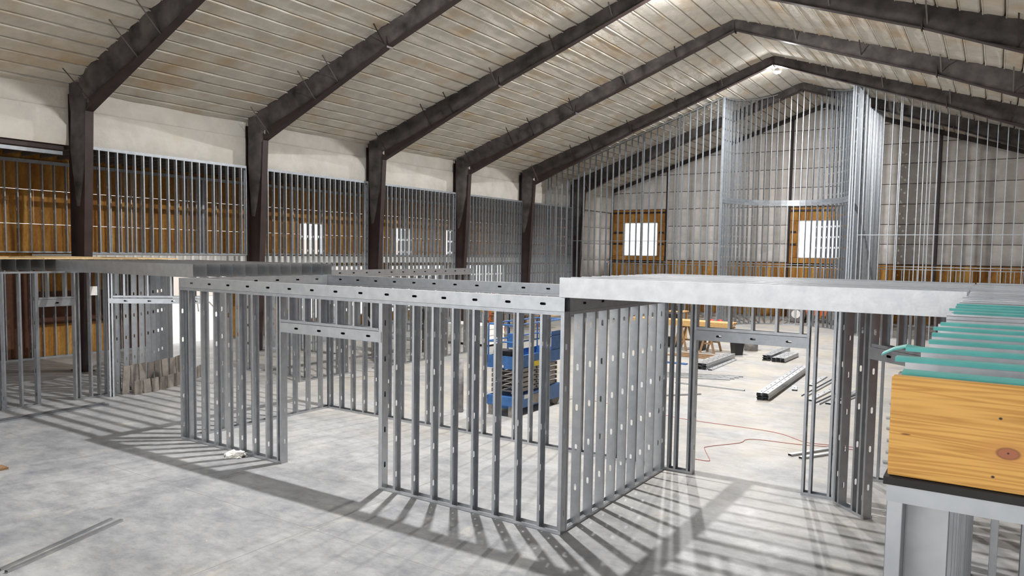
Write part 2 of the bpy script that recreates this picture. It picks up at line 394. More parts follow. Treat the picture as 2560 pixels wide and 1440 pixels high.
# ------------------------------------------------------------------ portal frames
def rafter_bot(x):
    d = abs(x - XR)
    pts = [(0, 13.90), (4.35, 12.30), (7.75, 11.08), (14.29, 8.37), (15.0, 8.15)]
    for (a, za), (b, zb) in zip(pts, pts[1:]):
        if d <= b: return za + (zb - za) * (d - a) / (b - a)
    return 8.15
FL = {2: 'with its column rising behind the plywood-topped deck', 3: 'whose column closes the close-studded bay of orange sheathing', 4: 'whose column closes the aisle window bay',
      5: 'whose column parts the third stud bay from the fourth', 6: 'carrying the lamp next to the tall gable partition', 7: 'passing behind the tall gable partition'}
def frame(y, idx):
    th = thing('portal_frame', 'dark brown steel portal frame ' + FL.get(idx, 'over the near end of the hall'), 'steel frame', (XR, y, 0), None if idx in FL else 'near portal frames')
    for sg in (-1, 1):
        mx = lambda d: XR + sg * d
        # rafter: tapered web, bottom flange, hidden top flange and rounded foam overspray at the top corner
        b = MB(); ds = [0, 4.35, 7.75, 11, 14.29]
        poly = [(mx(d), rafter_bot(mx(d))) for d in ds] + [(mx(d), roof(mx(d)) + .06) for d in reversed(ds)]
        b.prism(poly, y - .012, y + .012, 1)
        for d0, d1 in zip(ds, ds[1:]):
            b.beam((mx(d0), y, rafter_bot(mx(d0)) + .008), (mx(d1), y, rafter_bot(mx(d1)) + .008), .26, .02)
        b.obj('rafter', 'brown', th)
        ov = MB(); n = 60
        for side in (-1, 1):                          # overspray cove, wavy edge
            rows = []; i0 = len(ov.v); d_end = 14.6
            for k in range(n + 1):
                d = d_end * k / n; x = mx(d); zt = roof(x) + .03; hgt = min(.8, (zt - rafter_bot(x)))
                wv = noise.noise(Vector((d * 1.7, y * 3 + side, 4)))
                wd = .17 + .07 * wv + .05 * noise.noise(Vector((d * 3.5, y * 2, 2)))
                ov.v += [(x, y + side * (wd + .06), zt - .01), (x, y + side * wd, zt - .06), (x, y + side * (wd * .92), zt - hgt * .35), (x, y + side * (.12 + .05 * noise.noise(Vector((d * 2.2, y + side, 8)))), zt - hgt * .72), (x, y + side * .06, zt - hgt * .93), (x, y + side * .0, zt - hgt * .97)]
            for k in range(n):
                for j in range(5):
                    a = i0 + k * 6 + j; ov.f.append((a, a + 6, a + 7, a + 1))
        ov.obj('overspray', 'overspray', th, True)
        # column
        c = MB(); xi = mx(14.29); xo = mx(15.35); xib = mx(14.75)
        c.prism([(xib, 0), (xi, 8.37), (xi, 8.6), (xo, 9.2), (xo, 0)], y - .012, y + .012, 1)
        c.beam((xib, y, 0.0), (xi, y, 8.37), .26, .02, (1, 0, 0)); c.box((min(xo, xo - sg * .02), y - .13, 0), (max(xo, xo - sg * .02), y + .13, 9.0))
        c.obj('column', 'brown', th)
        if sg < 0:
            f2 = MB(); i0 = 0
            hs = [5.4, 6.0, 6.6, 7.2, 7.8, 8.37, 8.8, 9.3]
            for z in hs:
                wv = .04 * noise.noise(Vector((z * 2, y, 7))); q = min(1, max(.08, (z - 5.3) / 2.2)) ** .6
                for ang in range(7):
                    t = math.pi * (ang / 6); f2.v.append((mx(15.1) + (.70 * q + wv) * math.sin(t) * (1 if z > 7 else .9), y - (.2 * q + wv) * math.cos(t), z))
            for r in range(len(hs) - 1):
                for a in range(6): k = r * 7 + a; f2.f.append((k, k + 1, k + 8, k + 7))
            f2.obj('overspray', 'overspray', th, True)
        boxo('base_plate', (min(xib, xo) - .08, y - .2, 0), (max(xib, xo) + .08, y + .2, .025), 'brown', th)
        for d in (7.75,):
            x = mx(d); b = MB(); b.box((x - .02, y - .15, rafter_bot(x) - .06), (x + .02, y + .15, roof(x) - .02)); b.obj('splice_plate', 'brown', th)
        # flange braces: thin angles from the bottom flange up to the purlins on both sides
        for d in (14.0, 11.4, 10.2, 7.9, 5.1, 2.6):
            for s2 in (-1, 1):
                x = mx(d); zb = rafter_bot(x) + .1
                p = Vector((x, y + s2 * .05, zb)); ln = min(.85, (roof(x) - zb) * .98)
                q = Vector((x - sg * .03, y + s2 * (ln * .95 + .12), min(roof(x) + .03, zb + ln * 1.05)))
                if s2 < 0 or d < 9: MB().beam(p, q, .045, .012).obj('flange_brace', 'brace' if random.random() < .5 else 'brown', th)
    b = MB(); b.box((XR - .018, y - .16, 13.8), (XR + .018, y + .16, ZR - .03)); b.obj('ridge_plate', 'brown', th)
    return th
for i, y in enumerate(FY): frame(y, i)

# ------------------------------------------------------------------ left side wall band (foam), lower foam in the last bay, right wall
wl = struct(boxo('wall_left', (XW - .32, Y0, 7.37), (XW - .14, YB, 9.45), 'dusty'), 'foam coated eave band of the left wall')
ys = [Y0] + FY + [YB]
for a, b in zip(ys, ys[1:]):
    if b - a < 1: continue
    n = 3 if b < 5 else 10
    foam_grid('foam_panel', (XW + .02, a + .0, 7.36), (0, 1, 0), (0, 0, 1), (1, 0, 0), b - a, 1.165, n * 3, 8, .045, .03, 'foam_wall', wl, a * 1.7)
    foam_grid('foam_panel', (XW - .01, a + .0, 8.515), (0, 1, 0), (0, 0, 1), (1, 0, 0), b - a, .78, n * 3, 5, .045, .04, 'foam_wall', wl, a * 2.7 + 3)
# last bay: full height foam blocks
for k in range(6):
    foam_grid('foam_panel', (XW - .02, FY[-1] + .25, k * 1.227), (0, 1, 0), (0, 0, 1), (1, 0, 0), YB - FY[-1] - .3, 1.2, 18, 6, .05, .11, 'foam_end', wl, k * 3.1)
boxo('backing', (XW - .32, FY[-1] + .2, 0), (XW - .14, YB, 7.37), 'dusty', wl)
wr = struct(boxo('wall_right', (XE + .05, Y0, 7.37), (XE + .25, YB, 9.35), 'foam_wall'), 'foam coated eave band of the right wall')
y = Y0
while y < YB: boxo('sheathing_panel', (XE + .6, y, 0), (XE + .62, min(y + 2.43, YB), 7.4), 'rust', wr); y += 2.44  # unseen panels, kept dark so the stud webs reflect less light

# ------------------------------------------------------------------ back wall: backing with two window openings, foam courses, sheathing, end posts
wb = struct(thing('wall_back', 'gable end wall with pale foam courses and wooden sheathing', 'wall', (XR, YB, 0)))
del wb['category']
WIN = [(-24.27, -21.52, 4.03, 6.58), (-11.36, -8.62, 4.06, 6.60)]
SUR = [(-25.25, -20.95, 3.5, 7.55), (-11.95, -7.66, 3.5, 7.5)]
# backing pieces around the windows
def backing(x0, x1, z0, z1): boxo('backing', (x0, YB + .02, z0), (x1, YB + .16, z1), 'dusty', wb)
xs = [XW - .3, WIN[0][0], WIN[0][1], WIN[1][0], WIN[1][1], XE + .3]
for i in range(0, 5, 2): backing(xs[i], xs[i + 1], 0, 9.0)
for (x0, x1, z0, z1) in WIN: backing(x0, x1, 0, z0); backing(x0, x1, z1, 9.0)
g = MB(); g.prism([(XW - .3, 9.0), (XE + .3, 9.0), (XE + .3, 9.25), (XR, ZR + .2), (XW - .3, 9.25)], YB + .02, YB + .16, 1); g.obj('gable_backing', 'dusty', wb)
cuts = [XW, -20.83, -11.97, -3.16, XE]; ZC = [3.74 + 1.275 * k for k in range(10)]
def in_sur(x0, x1, z0, z1):
    return any(x0 < b - .05 and x1 > a + .05 and z0 < d - .3 and z1 > c + .3 for a, b, c, d in SUR)
for ci in range(4):
    xa, xb = cuts[ci] + .09, cuts[ci + 1] - .09
    for zi in range(9):
        z0, z1 = ZC[zi] + .02, ZC[zi + 1] - .02
        segs = [(xa, xb)]
        for a, b, c, d in SUR:
            if z0 < d - .2 and z1 > c + .2:
                ns = []
                for s0, s1 in segs:
                    if b <= s0 or a >= s1: ns.append((s0, s1)); continue
                    if a - s0 > .2: ns.append((s0, a))
                    if s1 - b > .2: ns.append((b, s1))
                segs = ns
        for s0, s1 in segs:
            # clip by roof line
            n = max(4, int((s1 - s0) / .28)); m = 6
            zt = lambda x: min(z1, roof(x) - .03)
            if max(zt(s0), zt(s1), zt(min(max(XR, s0), s1))) < z0 + .12: continue
            bm = bmesh.new(); V = []
            for i in range(n + 1):
                for j in range(m + 1):
                    x = s0 + (s1 - s0) * i / n; zz1 = max(z0 + .01, zt(x)); z = z0 + (zz1 - z0) * j / m
                    e = i in (0, n) or j in (0, m)
                    h = .0 if e else .085 + .05 * noise.noise(Vector((x * 1.2, z * 1.1, ci * 3 + zi))) + .03 * noise.noise(Vector((x * 3.3, z * .8, 9)))
                    ex = .02 * noise.noise(Vector((x * 2.2, z * 2.2, 5))) if e else 0
                    V.append(bm.verts.new((x, YB + .015 - h, z + ex)))
            for i in range(n):
                for j in range(m):
                    k = i * (m + 1) + j; bm.faces.new((V[k], V[k + m + 1], V[k + m + 2], V[k + 1]))
            me = bpy.data.meshes.new('foam_panel'); bmesh.ops.recalc_face_normals(bm, faces=bm.faces); bm.to_mesh(me); bm.free(); me.shade_smooth()
            obj('foam_panel', me, 'foam_end', wb)
for sg in (-1, 1):
    xe = XW if sg < 0 else XE
    MB().prism([(XR, ZR - .02), (xe, roof(xe) - .02), (xe, roof(xe) - .30), (XR, ZR - .30)], YB - .16, YB - .02, 1).obj('end_rafter', 'overspray', wb)
for x in cuts[1:4]:                          # end-wall posts showing between the foam
    b = MB(); zt = roof(x) - .3
    b.box((x - .07, YB - .06, 0), (x + .07, YB + .02, zt)); b.obj('end_post', 'brown', wb)
for (a, b, c, d), (x0, x1, z0, z1) in zip(SUR, WIN):        # wooden sheathing boards round the windows
    def board(p, q, r, s_):
        if q - p > .04 and s_ - r > .04: boxo('sheathing_board', (p + .008, YB - .03, r + .008), (q - .008, YB + .018, s_ - .008), 'osb', wb)
    x = a
    while x < b - .05:
        xe = min(x + .61, b)
        for (zz0, zz1) in ((c, z0), (z1, d)): board(x, xe, zz0, zz1)
        x = xe
    for k in range(3):
        h0 = z0 + (z1 - z0) * k / 3; h1 = z0 + (z1 - z0) * (k + 1) / 3
        board(a, x0, h0, h1); board(x1, b, h0, h1)
    for z in (d - .28, (z0 + z1) / 2 - .4, (z0 + z1) / 2 + .45):
        if z > z1 - .1: boxo('girt', (a, YB - .1, z), (b, YB - .035, z + .12), 'brown', wb)
        else:
            boxo('girt', (a + .1, YB - .1, z), (x0 - .12, YB - .035, z + .12), 'brown', wb); boxo('girt', (x1 + .12, YB - .1, z), (b - .05, YB - .035, z + .12), 'brown', wb)
x = XW + .1
while x < XE - .2:                          # sheathing course along the foot of the wall
    if not any(abs(x + .6 - q) < .02 for q in cuts):
        boxo('sheathing_board', (x, YB - .03, .02), (x + 1.19, YB + .018, 2.4), 'osb', wb); boxo('sheathing_board', (x, YB - .03, 2.43), (x + 1.19, YB + .018, 3.70), 'osb', wb)
    x += 1.22
for i, (x0, x1, z0, z1) in enumerate(WIN):
    wdo = MB()
    for p, q in (((x0, YB - .04, z0), (x0 + .05, YB + .12, z1)), ((x1 - .05, YB - .04, z0), (x1, YB + .12, z1)), ((x0, YB - .04, z0), (x1, YB + .12, z0 + .05)), ((x0, YB - .04, z1 - .05), (x1, YB + .12, z1))): wdo.box(p, q)
    wo = struct(wdo.obj('window_%d' % (i + 1), 'slab'), 'bright square window opening in the gable wall'); boxo('pane', (x0 + .05, YB + .05, z0 + .05), (x1 - .05, YB + .06, z1 - .05), 'glass', wo)

# ------------------------------------------------------------------ left aisle: outer sheathed wall, soffit, upper floor
XO = -29.05
wo = struct(thing('wall_aisle', 'outer aisle wall of orange brown sheathing panels with light slits between', 'wall', (XO, 20, 0))); del wo['category']
AWIN = [(24.85, 26.4, 3.85, 5.45), (31.6, 33.1, 3.85, 5.45), (36.2, 37.3, 3.9, 5.5), (44.9, 46.3, 3.85, 5.45)]
DOOR = (17.3, 20.6, -.1, 3.35); LOW = [(24.5, 29.6, .6, 3.3), (31.2, 36.2, .6, 3.3), (38, 43, .6, 3.3)]
opn = AWIN + [DOOR] + LOW
rows = [-.02 + 1.225 * k for k in range(7)]
for ri in range(6):
    z0, z1 = rows[ri], rows[ri + 1] - (.009 if ri in (3, 4) or (ri == 5 and random.random() < .5) else .0)
    y = 3.0 + (1.22 if ri % 2 else 0)
    while y < YB:
        y1 = min(y + 2.435, YB); segs = [(y, y1, z0, z1)]
        for a, b, c, d in opn:
            ns = []
            for s0, s1, q0, q1 in segs:
                if b <= s0 or a >= s1 or d <= q0 or c >= q1: ns.append((s0, s1, q0, q1)); continue
                if a > s0: ns.append((s0, a, q0, q1))
                if b < s1: ns.append((b, s1, q0, q1))
                m0, m1 = max(s0, a), min(s1, b)
                if c > q0: ns.append((m0, m1, q0, c))
                if d < q1: ns.append((m0, m1, d, q1))
            segs = ns
        for s0, s1, q0, q1 in segs:
            if s1 - s0 > .03 and q1 - q0 > .03: boxo('sheathing_panel', (XO - .015, s0 + .002, q0), (XO + .003, s1 - .002, q1), 'rust' if q1 < 3.7 and (s0 < 12.0 or 13.9 < s0 < 17) else 'osb', wo)
        y += 2.44
boxo('end_light_block', (XO - .1, 2.9, 0), (XW - .1, 3.0, 7.7), 'osb', wo); boxo('top_panel', (XO - .05, 2.9, 7.3), (XO - .02, YB, 7.72), 'osb', wo)  # unseen panel across the aisle end, added to keep daylight out
boxo('near_light_block', (XW - .3, Y0, 0), (XW - .15, 3.0, 7.37), 'foam_wall', wo)  # unseen panel beside the camera, added to block light from the left
# wide soffit over the aisle with dark joists
sf = struct(thing('ceiling_aisle', 'dark low roof of the aisle on close joists', 'ceiling', (-27, 20, 7.3))); del sf['category']
boxo('soffit_deck', (XO - .3, 1.0, 7.62), (XW - .1, YB, 7.72), 'dusty', sf)
y = 4.0
while y < 46:
    member('roof_joist', (XO, y, 7.38), (XW - .2, y, 7.38), (0, 1, 0), 'brace', sf, w=.24, f=.05, pitch=0); y += .6
boxo('eave_beam', (XW - .3, 2.0, 7.2), (XW - .1, FY[2] - .2, 7.37), 'brown', sf)
member('ledger', (XW - .12, 3.0, 7.1), (XW - .12, FY[2] - .25, 7.1), (-1, 0, 0), 'galv_far', sf, w=.12, f=.05, pitch=0)
# upper floor
uf = struct(boxo('floor_upper', (XO + .05, FY[2] + .3, 3.52), (XW - .45, YB - .2, 3.80), 'slab'), 'white edged upper floor inside the aisle')
# stud lining in front of the outer wall
th = thing('stud_wall', 'grey stud lining standing against the orange sheathing of the aisle', 'stud wall', (XO + .2, 20, 0))
for (ya, yb, z0, z1) in ((3.2, 19.4, 3.84, 7.15), (19.4, 32.5, 3.84, 7.15), (32.5, 46, 3.84, 7.15)):
    wall_run(th, (XO + .16, ya), (XO + .16, yb), z0, z1, .4064 if ya < 19 else .61, mat='galv_far', face=1, wd=.15, toph=.12)
th = thing('stud_wall', 'ground floor stud lining of the aisle beside the bright doorway', 'stud wall', (XO + .2, 20, 0))
for (ya, yb) in ((8.0, 17.2), (20.7, 32.5), (32.5, 46)):
    wall_run(th, (XO + .16, ya), (XO + .16, yb), 0, 3.5, .4064 if ya < 19 else .61, mat='galv_far', face=1, wd=.15)
for i, (a, b, c, d) in enumerate(AWIN + LOW):
    m = MB()
    for p, q in (((XO - .06, a, c), (XO + .05, a + .05, d)), ((XO - .06, b - .05, c), (XO + .05, b, d)), ((XO - .06, a, c), (XO + .05, b, c + .05)), ((XO - .06, a, d - .05), (XO + .05, b, d))): m.box(p, q)
    wo_ = struct(m.obj('window_%d' % (i + 3), 'slab'), 'bright window opening in the aisle wall'); boxo('pane', (XO - .02, a + .05, c + .05), (XO - .01, b - .05, d - .05), 'glass', wo_)
m = MB()
for p, q in (((XO - .08, DOOR[0] - .06, 0), (XO + .08, DOOR[0], 3.4)), ((XO - .08, DOOR[1], 0), (XO + .08, DOOR[1] + .06, 3.4)), ((XO - .08, DOOR[0] - .06, 3.35), (XO + .08, DOOR[1] + .06, 3.42))): m.box(p, q)
struct(m.obj('door_1', 'galv_far'), 'tall open doorway frame to the bright yard')

# stud wall along the column line, one per bay
bays = [('between the two columns that rise behind the plywood-topped deck', 2, 3.84), ('in the bay with the aisle window showing behind it', 3, 0), ('in the third bay, with pale floor edge behind', 4, 0),
        ('in the fourth bay along the columns', 5, 0), ('in the bay beside the tall gable partition', 6, 0)]
for txt, i, z0 in bays:
    if i + 1 > len(FY) - 1: continue
    a, b = FY[i] + .28, FY[i + 1] - .42
    th = thing('stud_wall', 'tall close stud wall under the foam band ' + txt, 'stud wall', (XW + .5, a, z0))
    wall_run(th, (-24.95, a), (-24.95, b), z0, 7.36, .3048, mat='galv_far', face=1, off=.4, toph=.1)

# ------------------------------------------------------------------ foreground framed room
XA, XC, YFR, YBK, ZH = -14.44, -5.09, 9.12, 13.14, 3.45
yf = YFR + W6 / 2
th = thing('stud_wall', 'front wall of the foreground framed room with a doorway and slotted header', 'stud wall', (-9.7, yf, 0))
def stud(th, x, y, z0, z1, fd, **k): return member('stud', (x, y, z0 + .002), (x, y, z1 - .002), fd, k.pop('mat', 'galv'), th, w=W6 - .004, **k)
for k in range(1, 9): stud(th, XC - .4064 * k, yf, 0, 3.25, (1, 0, 0))
stud(th, XC, yf, 0, 3.25, (-1, 0, 0))
for x, f in ((-8.68, 1), (-8.60, -1), (-11.28, -1), (-11.19, -1)): stud(th, x if f > 0 else x, yf, 0, 3.25, (f, 0, 0), off=.42)
for x in (-14.44, -14.13, -13.70, -13.27, -12.87, -12.46, -12.05, -11.65): stud(th, x, yf, 0, 3.25, (1, 0, 0))
for a, b in ((XA, -11.19), (-8.68, XC)): member('bottom_track', (a, yf, 0), (b, yf, 0), (0, 0, 1), 'galv', th, w=W6, f=.05, lip=0, pitch=0)
member('top_track', (XA, yf, 3.25), (XC, yf, 3.25), (0, 0, -1), 'galv', th, w=W6, f=.055, lip=0, pitch=0)
header(th, (XA, yf), (XC, yf), 3.252, 3.45)
header(th, (-11.2, yf - .002), (-8.62, yf - .002), 2.53, 2.715, wd=W6 + .006, name='door_header')
cripples(th, (-11.19, yf), (-8.68, yf), .0, 2.5, 2.72, 3.25, .42)

def bay_wall(label, a, b, z1=3.25, head=True, gaps=(), **k):
    th = thing('stud_wall', label, 'stud wall', ((a[0] + b[0]) / 2, (a[1] + b[1]) / 2, 0))
    wall_run(th, a, b, 0, z1, gaps=gaps, **k)
    if head: header(th, a, b, z1 + .002, z1 + .2)
    return th
xr = XC - W6 / 2
bay_wall('right-hand wall of the foreground room carrying the silver deck joists', (xr, YFR + .16), (xr, YBK), face=1, off=.55)
bay_wall('back wall of the foreground room in front of the blue lift', (XA + .16, YBK + W6 / 2), (XC - .16, YBK + W6 / 2), face=1)
bay_wall('left-hand wall of the foreground room carrying the dark deck', (XA + W6 / 2, YFR + .16), (XA + W6 / 2, YBK + W6), face=1)

# door wall beside the foreground room
yd = YBK + W6 / 2
th = thing('stud_wall', 'door wall under the silver joists with short studs above its header', 'stud wall', (-3.6, yd, 0))
for x, f in ((-5.05, 1), (-4.92, 1), (-4.67, 1), (-4.55, -1), (-2.62, 1), (-2.50, 1), (-2.20, 1), (-2.09, -1)): stud(th, x, yd, 0, 3.43, (f, 0, 0), off=.5)
for a, b in ((XC, -4.55), (-2.62, -2.09)): member('bottom_track', (a, yd, 0), (b, yd, 0), (0, 0, 1), 'galv', th, w=W6, f=.05, lip=0, pitch=0)
member('top_track', (XC, yd, 3.44), (-2.09, yd, 3.44), (0, 0, -1), 'galv', th, w=W6, f=.05, lip=0, pitch=0)
header(th, (-4.58, yd - .002), (-2.58, yd - .002), 2.53, 2.715, wd=W6 + .006, name='door_header')
cripples(th, (-4.55, yd), (-2.62, yd), 0, 1.93, 2.72, 3.43, .41, face=-1)
# angled pier right of the door, with an angled door opening beyond it
th = thing('stud_wall', 'angled wall of clustered studs with a slotted door header, beside the timber rim board', 'stud wall', (-1.4, 12.4, 0))
pa, pb = Vector((-2.02, 13.03, 0)), Vector((-.26, 11.27, 0)); dd = (pb - pa).normalized(); LL = (pb - pa).length
for s_, f, o_ in ((.002, 1, .5), (.14, -1, .35), (.44, 1, .5), (.62, -1, .3), (.74, -1, .5), (LL - .16, 1, .5), (LL - .03, -1, .4)):
    q = pa + dd * s_; member('stud', (q.x, q.y, .002), (q.x, q.y, 3.428), dd * f, 'galv', th, w=W6 - .004, off=o_)
q = pa + dd * .76; member('bottom_track', pa, q, (0, 0, 1), 'galv', th, w=W6, f=.05, lip=0, pitch=0)
q2 = pa + dd * (LL - .2); member('bottom_track', q2, pb, (0, 0, 1), 'galv', th, w=W6, f=.05, lip=0, pitch=0)
member('top_track', (pa.x, pa.y, 3.44), (pb.x, pb.y, 3.44), (0, 0, -1), 'galv', th, w=W6, f=.05, lip=0, pitch=0)
header(th, pa + dd * .70, pb - dd * .10, 2.53, 2.715, wd=W6 + .006, name='door_header'); cripples(th, pa, pb, .76, LL - .18, 2.72, 3.43, .35)
th = thing('stud_wall', 'cross wall of studs seen through the angled door beside the timber rim board', 'stud wall', (-.5, 14.6, 0))
wall_run(th, (-1.9, 14.8), (2.4, 14.8), 0, 3.2, .4064, first=.3, face=-1)

# right-hand near room: front wall under the timber, side wall running back
th = thing('stud_wall', 'stud wall directly below the timber rim board', 'stud wall', (1, 2.4, 0))
yn = 2.335 + W6 / 2
wall_run(th, (-.232, yn), (2.6, yn), 0, 3.425, .4064, first=.42, face=1, toph=.05)
th = thing('stud_wall', 'long side wall carrying the joists with teal tape', 'stud wall', (-.16, 7, 0))
wall_run(th, (-.155, 2.50), (-.155, 11.1), 0, 3.425, .4064, first=.06, face=1, off=.45)
th = thing('stud_wall', 'inner stud wall seen below the timber rim board', 'stud wall', (1.3, 5.4, 0))
wall_run(th, (.05, 5.4), (2.6, 5.4), 0, 3.425, .4064, first=.2, face=-1)

# west side walls
th = thing('stud_wall', 'narrow door wall at the edge of the dark deck', 'stud wall', (-20.3, 9.4, 0)); xw = -20.3
for y, f in ((8.12, 1), (8.5, 1), (8.86, 1), (8.94, -1), (9.80, 1), (9.90, 1), (10.2, 1), (10.42, 1), (10.66, -1)): stud(th, xw, y, 0, 3.43, (0, f, 0))
for a, b in ((8.1, 8.95), (9.8, 10.68)): member('bottom_track', (xw, a, 0), (xw, b, 0), (0, 0, 1), 'galv', th, w=W6, f=.05, lip=0, pitch=0)
member('top_track', (xw, 8.1, 3.44), (xw, 10.68, 3.44), (0, 0, -1), 'galv', th, w=W6, f=.05, lip=0, pitch=0)
header(th, (xw, 8.92), (xw, 9.83), 2.53, 2.715, wd=W6 + .006, name='door_header'); cripples(th, (xw, 8.95), (xw, 9.8), 0, .85, 2.72, 3.43, .42)
th = thing('stud_wall', 'stud wall running back from the door wall under the plywood deck edge', 'stud wall', (-22.3, 8.05, 0))
wall_run(th, (-24.4, 8.05), (-20.42, 8.05), 0, 3.43, .4064, face=1)
th = thing('stud_wall', 'angled opening with a pale slotted header and short studs above', 'stud wall', (-19, 11.3, 0))
pa, pb = Vector((-20.05, 10.62, 0)), Vector((-18.2, 12.25, 0)); dd = (pb - pa).normalized()
for s, f in ((.0, 1), (.12, -1), ((pb - pa).length - .05, -1)):
    q = pa + dd * s; member('stud', (q.x, q.y, .002), (q.x, q.y, 3.43), dd * f, 'galv', th)
header(th, pa, pb, 2.56, 2.70, wd=W6 + .006, name='door_header'); cripples(th, pa, pb, .1, (pb - pa).length, 2.72, 3.43, .6)
member('top_track', (pa.x, pa.y, 3.44), (pb.x, pb.y, 3.44), (0, 0, -1), 'galv', th, w=W6, f=.05, lip=0, pitch=0)
# curved lobby wall
def curve_wall(label, pts, z0, zf, n, mat='galv', wd=.15, fl=.041, hole=.61, faceflip=1, off=.3, band=None):
    th = thing('stud_wall', label, 'stud wall', (pts[0][0], pts[0][1], 0))
    P = [Vector((x, y, 0)) for x, y in pts]; seg = [(P[i + 1] - P[i]).length for i in range(len(P) - 1)]; tot = sum(seg)
    def at(s):
        for i, l in enumerate(seg):
            if s <= l or i == len(seg) - 1: return P[i] + (P[i + 1] - P[i]) * (s / l), (P[i + 1] - P[i]).normalized()
            s -= l
    prev = None
    for k in range(n + 1):
        q, t = at(tot * k / n)
        member('stud', (q.x, q.y, z0 + .003), (q.x, q.y, zf(q.x) - .003), t * faceflip * (-1 if k == n else 1), mat, th, w=wd - .004, f=fl, off=off)
        if prev is not None:
            member('bottom_track', (prev.x, prev.y, z0), (q.x, q.y, z0), (0, 0, 1), mat, th, w=wd, f=.05, lip=0, pitch=0)
            member('top_track', (prev.x, prev.y, zf(prev.x)), (q.x, q.y, zf(q.x)), (0, 0, -1), mat, th, w=wd, f=.06, lip=0, pitch=0)
            if band:
                nn = Vector((-(q - prev).y, (q - prev).x, 0)).normalized() * -(wd / 2 + .003)
                for zb in band:
                    MB().beam(prev + nn + Vector((0, 0, zb)), q + nn + Vector((0, 0, zb)), .004, .16).obj('blocking_strip', mat, th)
        prev = q
    return th
def bez(a, b, c, n): return [tuple((1 - t) ** 2 * a[k] + 2 * t * (1 - t) * b[k] + t * t * c[k] for k in (0, 1)) for t in [i / n for i in range(n + 1)]]
arc = bez((-20.4, 11.0), (-21.5, 13.5), (-24.1, 14.85), 14)
curve_wall('curved lobby stud wall behind the leaning grey boards', arc, 0, lambda x: 3.43, 14, fl=.041)

# mid-ground partitions
th = bay_wall('long partition behind the foreground room running toward the aisle columns', (-17.85, 15.2), (-17.85, 24.0), 3.25, True, gaps=((2.2, 3.3),), face=1)
bay_wall('cross partition behind the long partition', (-21.4, 15.75), (-18.0, 15.75), 3.25, True, gaps=((.9, 1.9),), face=1)
bay_wall('second cross partition deeper in the hall', (-23.6, 20.2), (-18.0, 20.2), 3.25, False, gaps=((2.0, 3.6),), face=1)

# tall gable partition
YT = 42.0; topz = lambda v: roof(v.x) - .06
th = thing('stud_wall', 'tall stud partition rising to the roof in front of the first gable window', 'stud wall', (-19, YT, 0))
def tall(th, xa, xb, first=.2, dbl=()):
    L = xb - xa
    wall_run(th, (xa, YT), (xb, YT), 0, 0, .4064, first=first, mat='galv_far', face=1, topfn=topz, toph=.08, off=.4)
    for x in dbl: member('stud', (x, YT, .003), (x, YT, roof(x) - .07), (-1, 0, 0), 'galv_far', th, w=.148)
tall(th, -24.9, -13.35, .24, (-18.2, -15.9))
for z in (4.95,): MB().beam((-24.9, YT - .085, z), (-13.35, YT - .085, z), .012, .03).obj('bracing_wire', 'galv_far', th)
pts = []
for k in range(25):
    t = math.pi * k / 24; pts.append((-9.95 - 3.42 * math.cos(t), YT + .1 + 4.25 * math.sin(t)))
curve_wall('tall curved niche of studs under the ridge', pts, 0, lambda x: roof(x) - .06, 34, 'galv_far', band=(7.25, 7.42), off=.4)
th = thing('stud_wall', 'tall return wall of closely packed studs beside the curved niche', 'stud wall', (-6.3, 46, 0))
wall_run(th, (-6.38, YT + .1), (-6.2, 50.5), 0, roof(-6.3) - .06, .4064, first=.25, mat='galv_far', face=1, off=.4)
for x in (-6.55, -6.40): member('stud', (x, YT - .05, .003), (x, YT - .05, roof(x) - .07), (1 if x < -6.5 else -1, 0, 0), 'galv_far', th, w=.148)
th = thing('stud_wall', 'tall stud partition right of the curved niche below the sloping rafters', 'stud wall', (-2, YT, 0))
tall(th, -6.1, 3.6, .2, (-4.3, -3.2, -2.87))
MB().beam((-6.1, YT - .085, 5.3), (3.6, YT - .085, 5.3), .012, .03).obj('bracing_wire', 'galv_far', th)
# low wall before the gable
th = thing('stud_wall', 'low stud wall along the foot of the gable wall', 'stud wall', (-8, 49.6, 0))
wall_run(th, (-24.9, 50.7), (4.5, 50.7), 0, 3.48, .4064, first=.2, mat='galv_far', face=1)
MB().beam((-24.9, 50.6, 3.62), (4.5, 50.6, 3.62), .05, .05).obj('guard_rail', 'galv_far', th)

# ------------------------------------------------------------------ joist decks
def joist(th, p0, p1, fd, mat='galv', tape=None):
    o = member('joist', p0, p1, fd, mat, th, w=.285, f=.05, lip=.014, pitch=0)
    if tape:
        b = MB(); (xa, xb, y) = tape; b.box((xa, y - .006, 3.7365), (xb, y + .052, 3.7445)); b.box((xa, y - .005, 3.730), (xb, y - .0022, 3.7445)); b.obj('foam_tape', 'teal', o)
    return o
ZJ = 3.594
th = thing('joist_deck', 'deck of long silver joists spanning over the door wall', 'joist deck', (-2.6, 11.2, 3.45))
for k in range(12): joist(th, (-5.22, 9.19 + .333 * k, ZJ), (-.24 + .0, 9.19 + .333 * k, ZJ), (0, 1, 0))
th = thing('joist_deck', 'deck of joists with teal foam tape on their tops behind the timber rim board', 'joist deck', (1, 7, 3.45))
for k in range(33):
    y = 2.41 + .333 * k; x0 = -.225 + random.uniform(-.015, .02)
    t = k < 7 or 9 <= k <= 12
    joist(th, (x0, y, ZJ), (3.2, y, ZJ), (0, 1, 0), 'galv', (x0 - random.choice((-.01, .0, .03, .05)), 3.2, y) if t else None)
    if k == 2: tp = (x0, y)
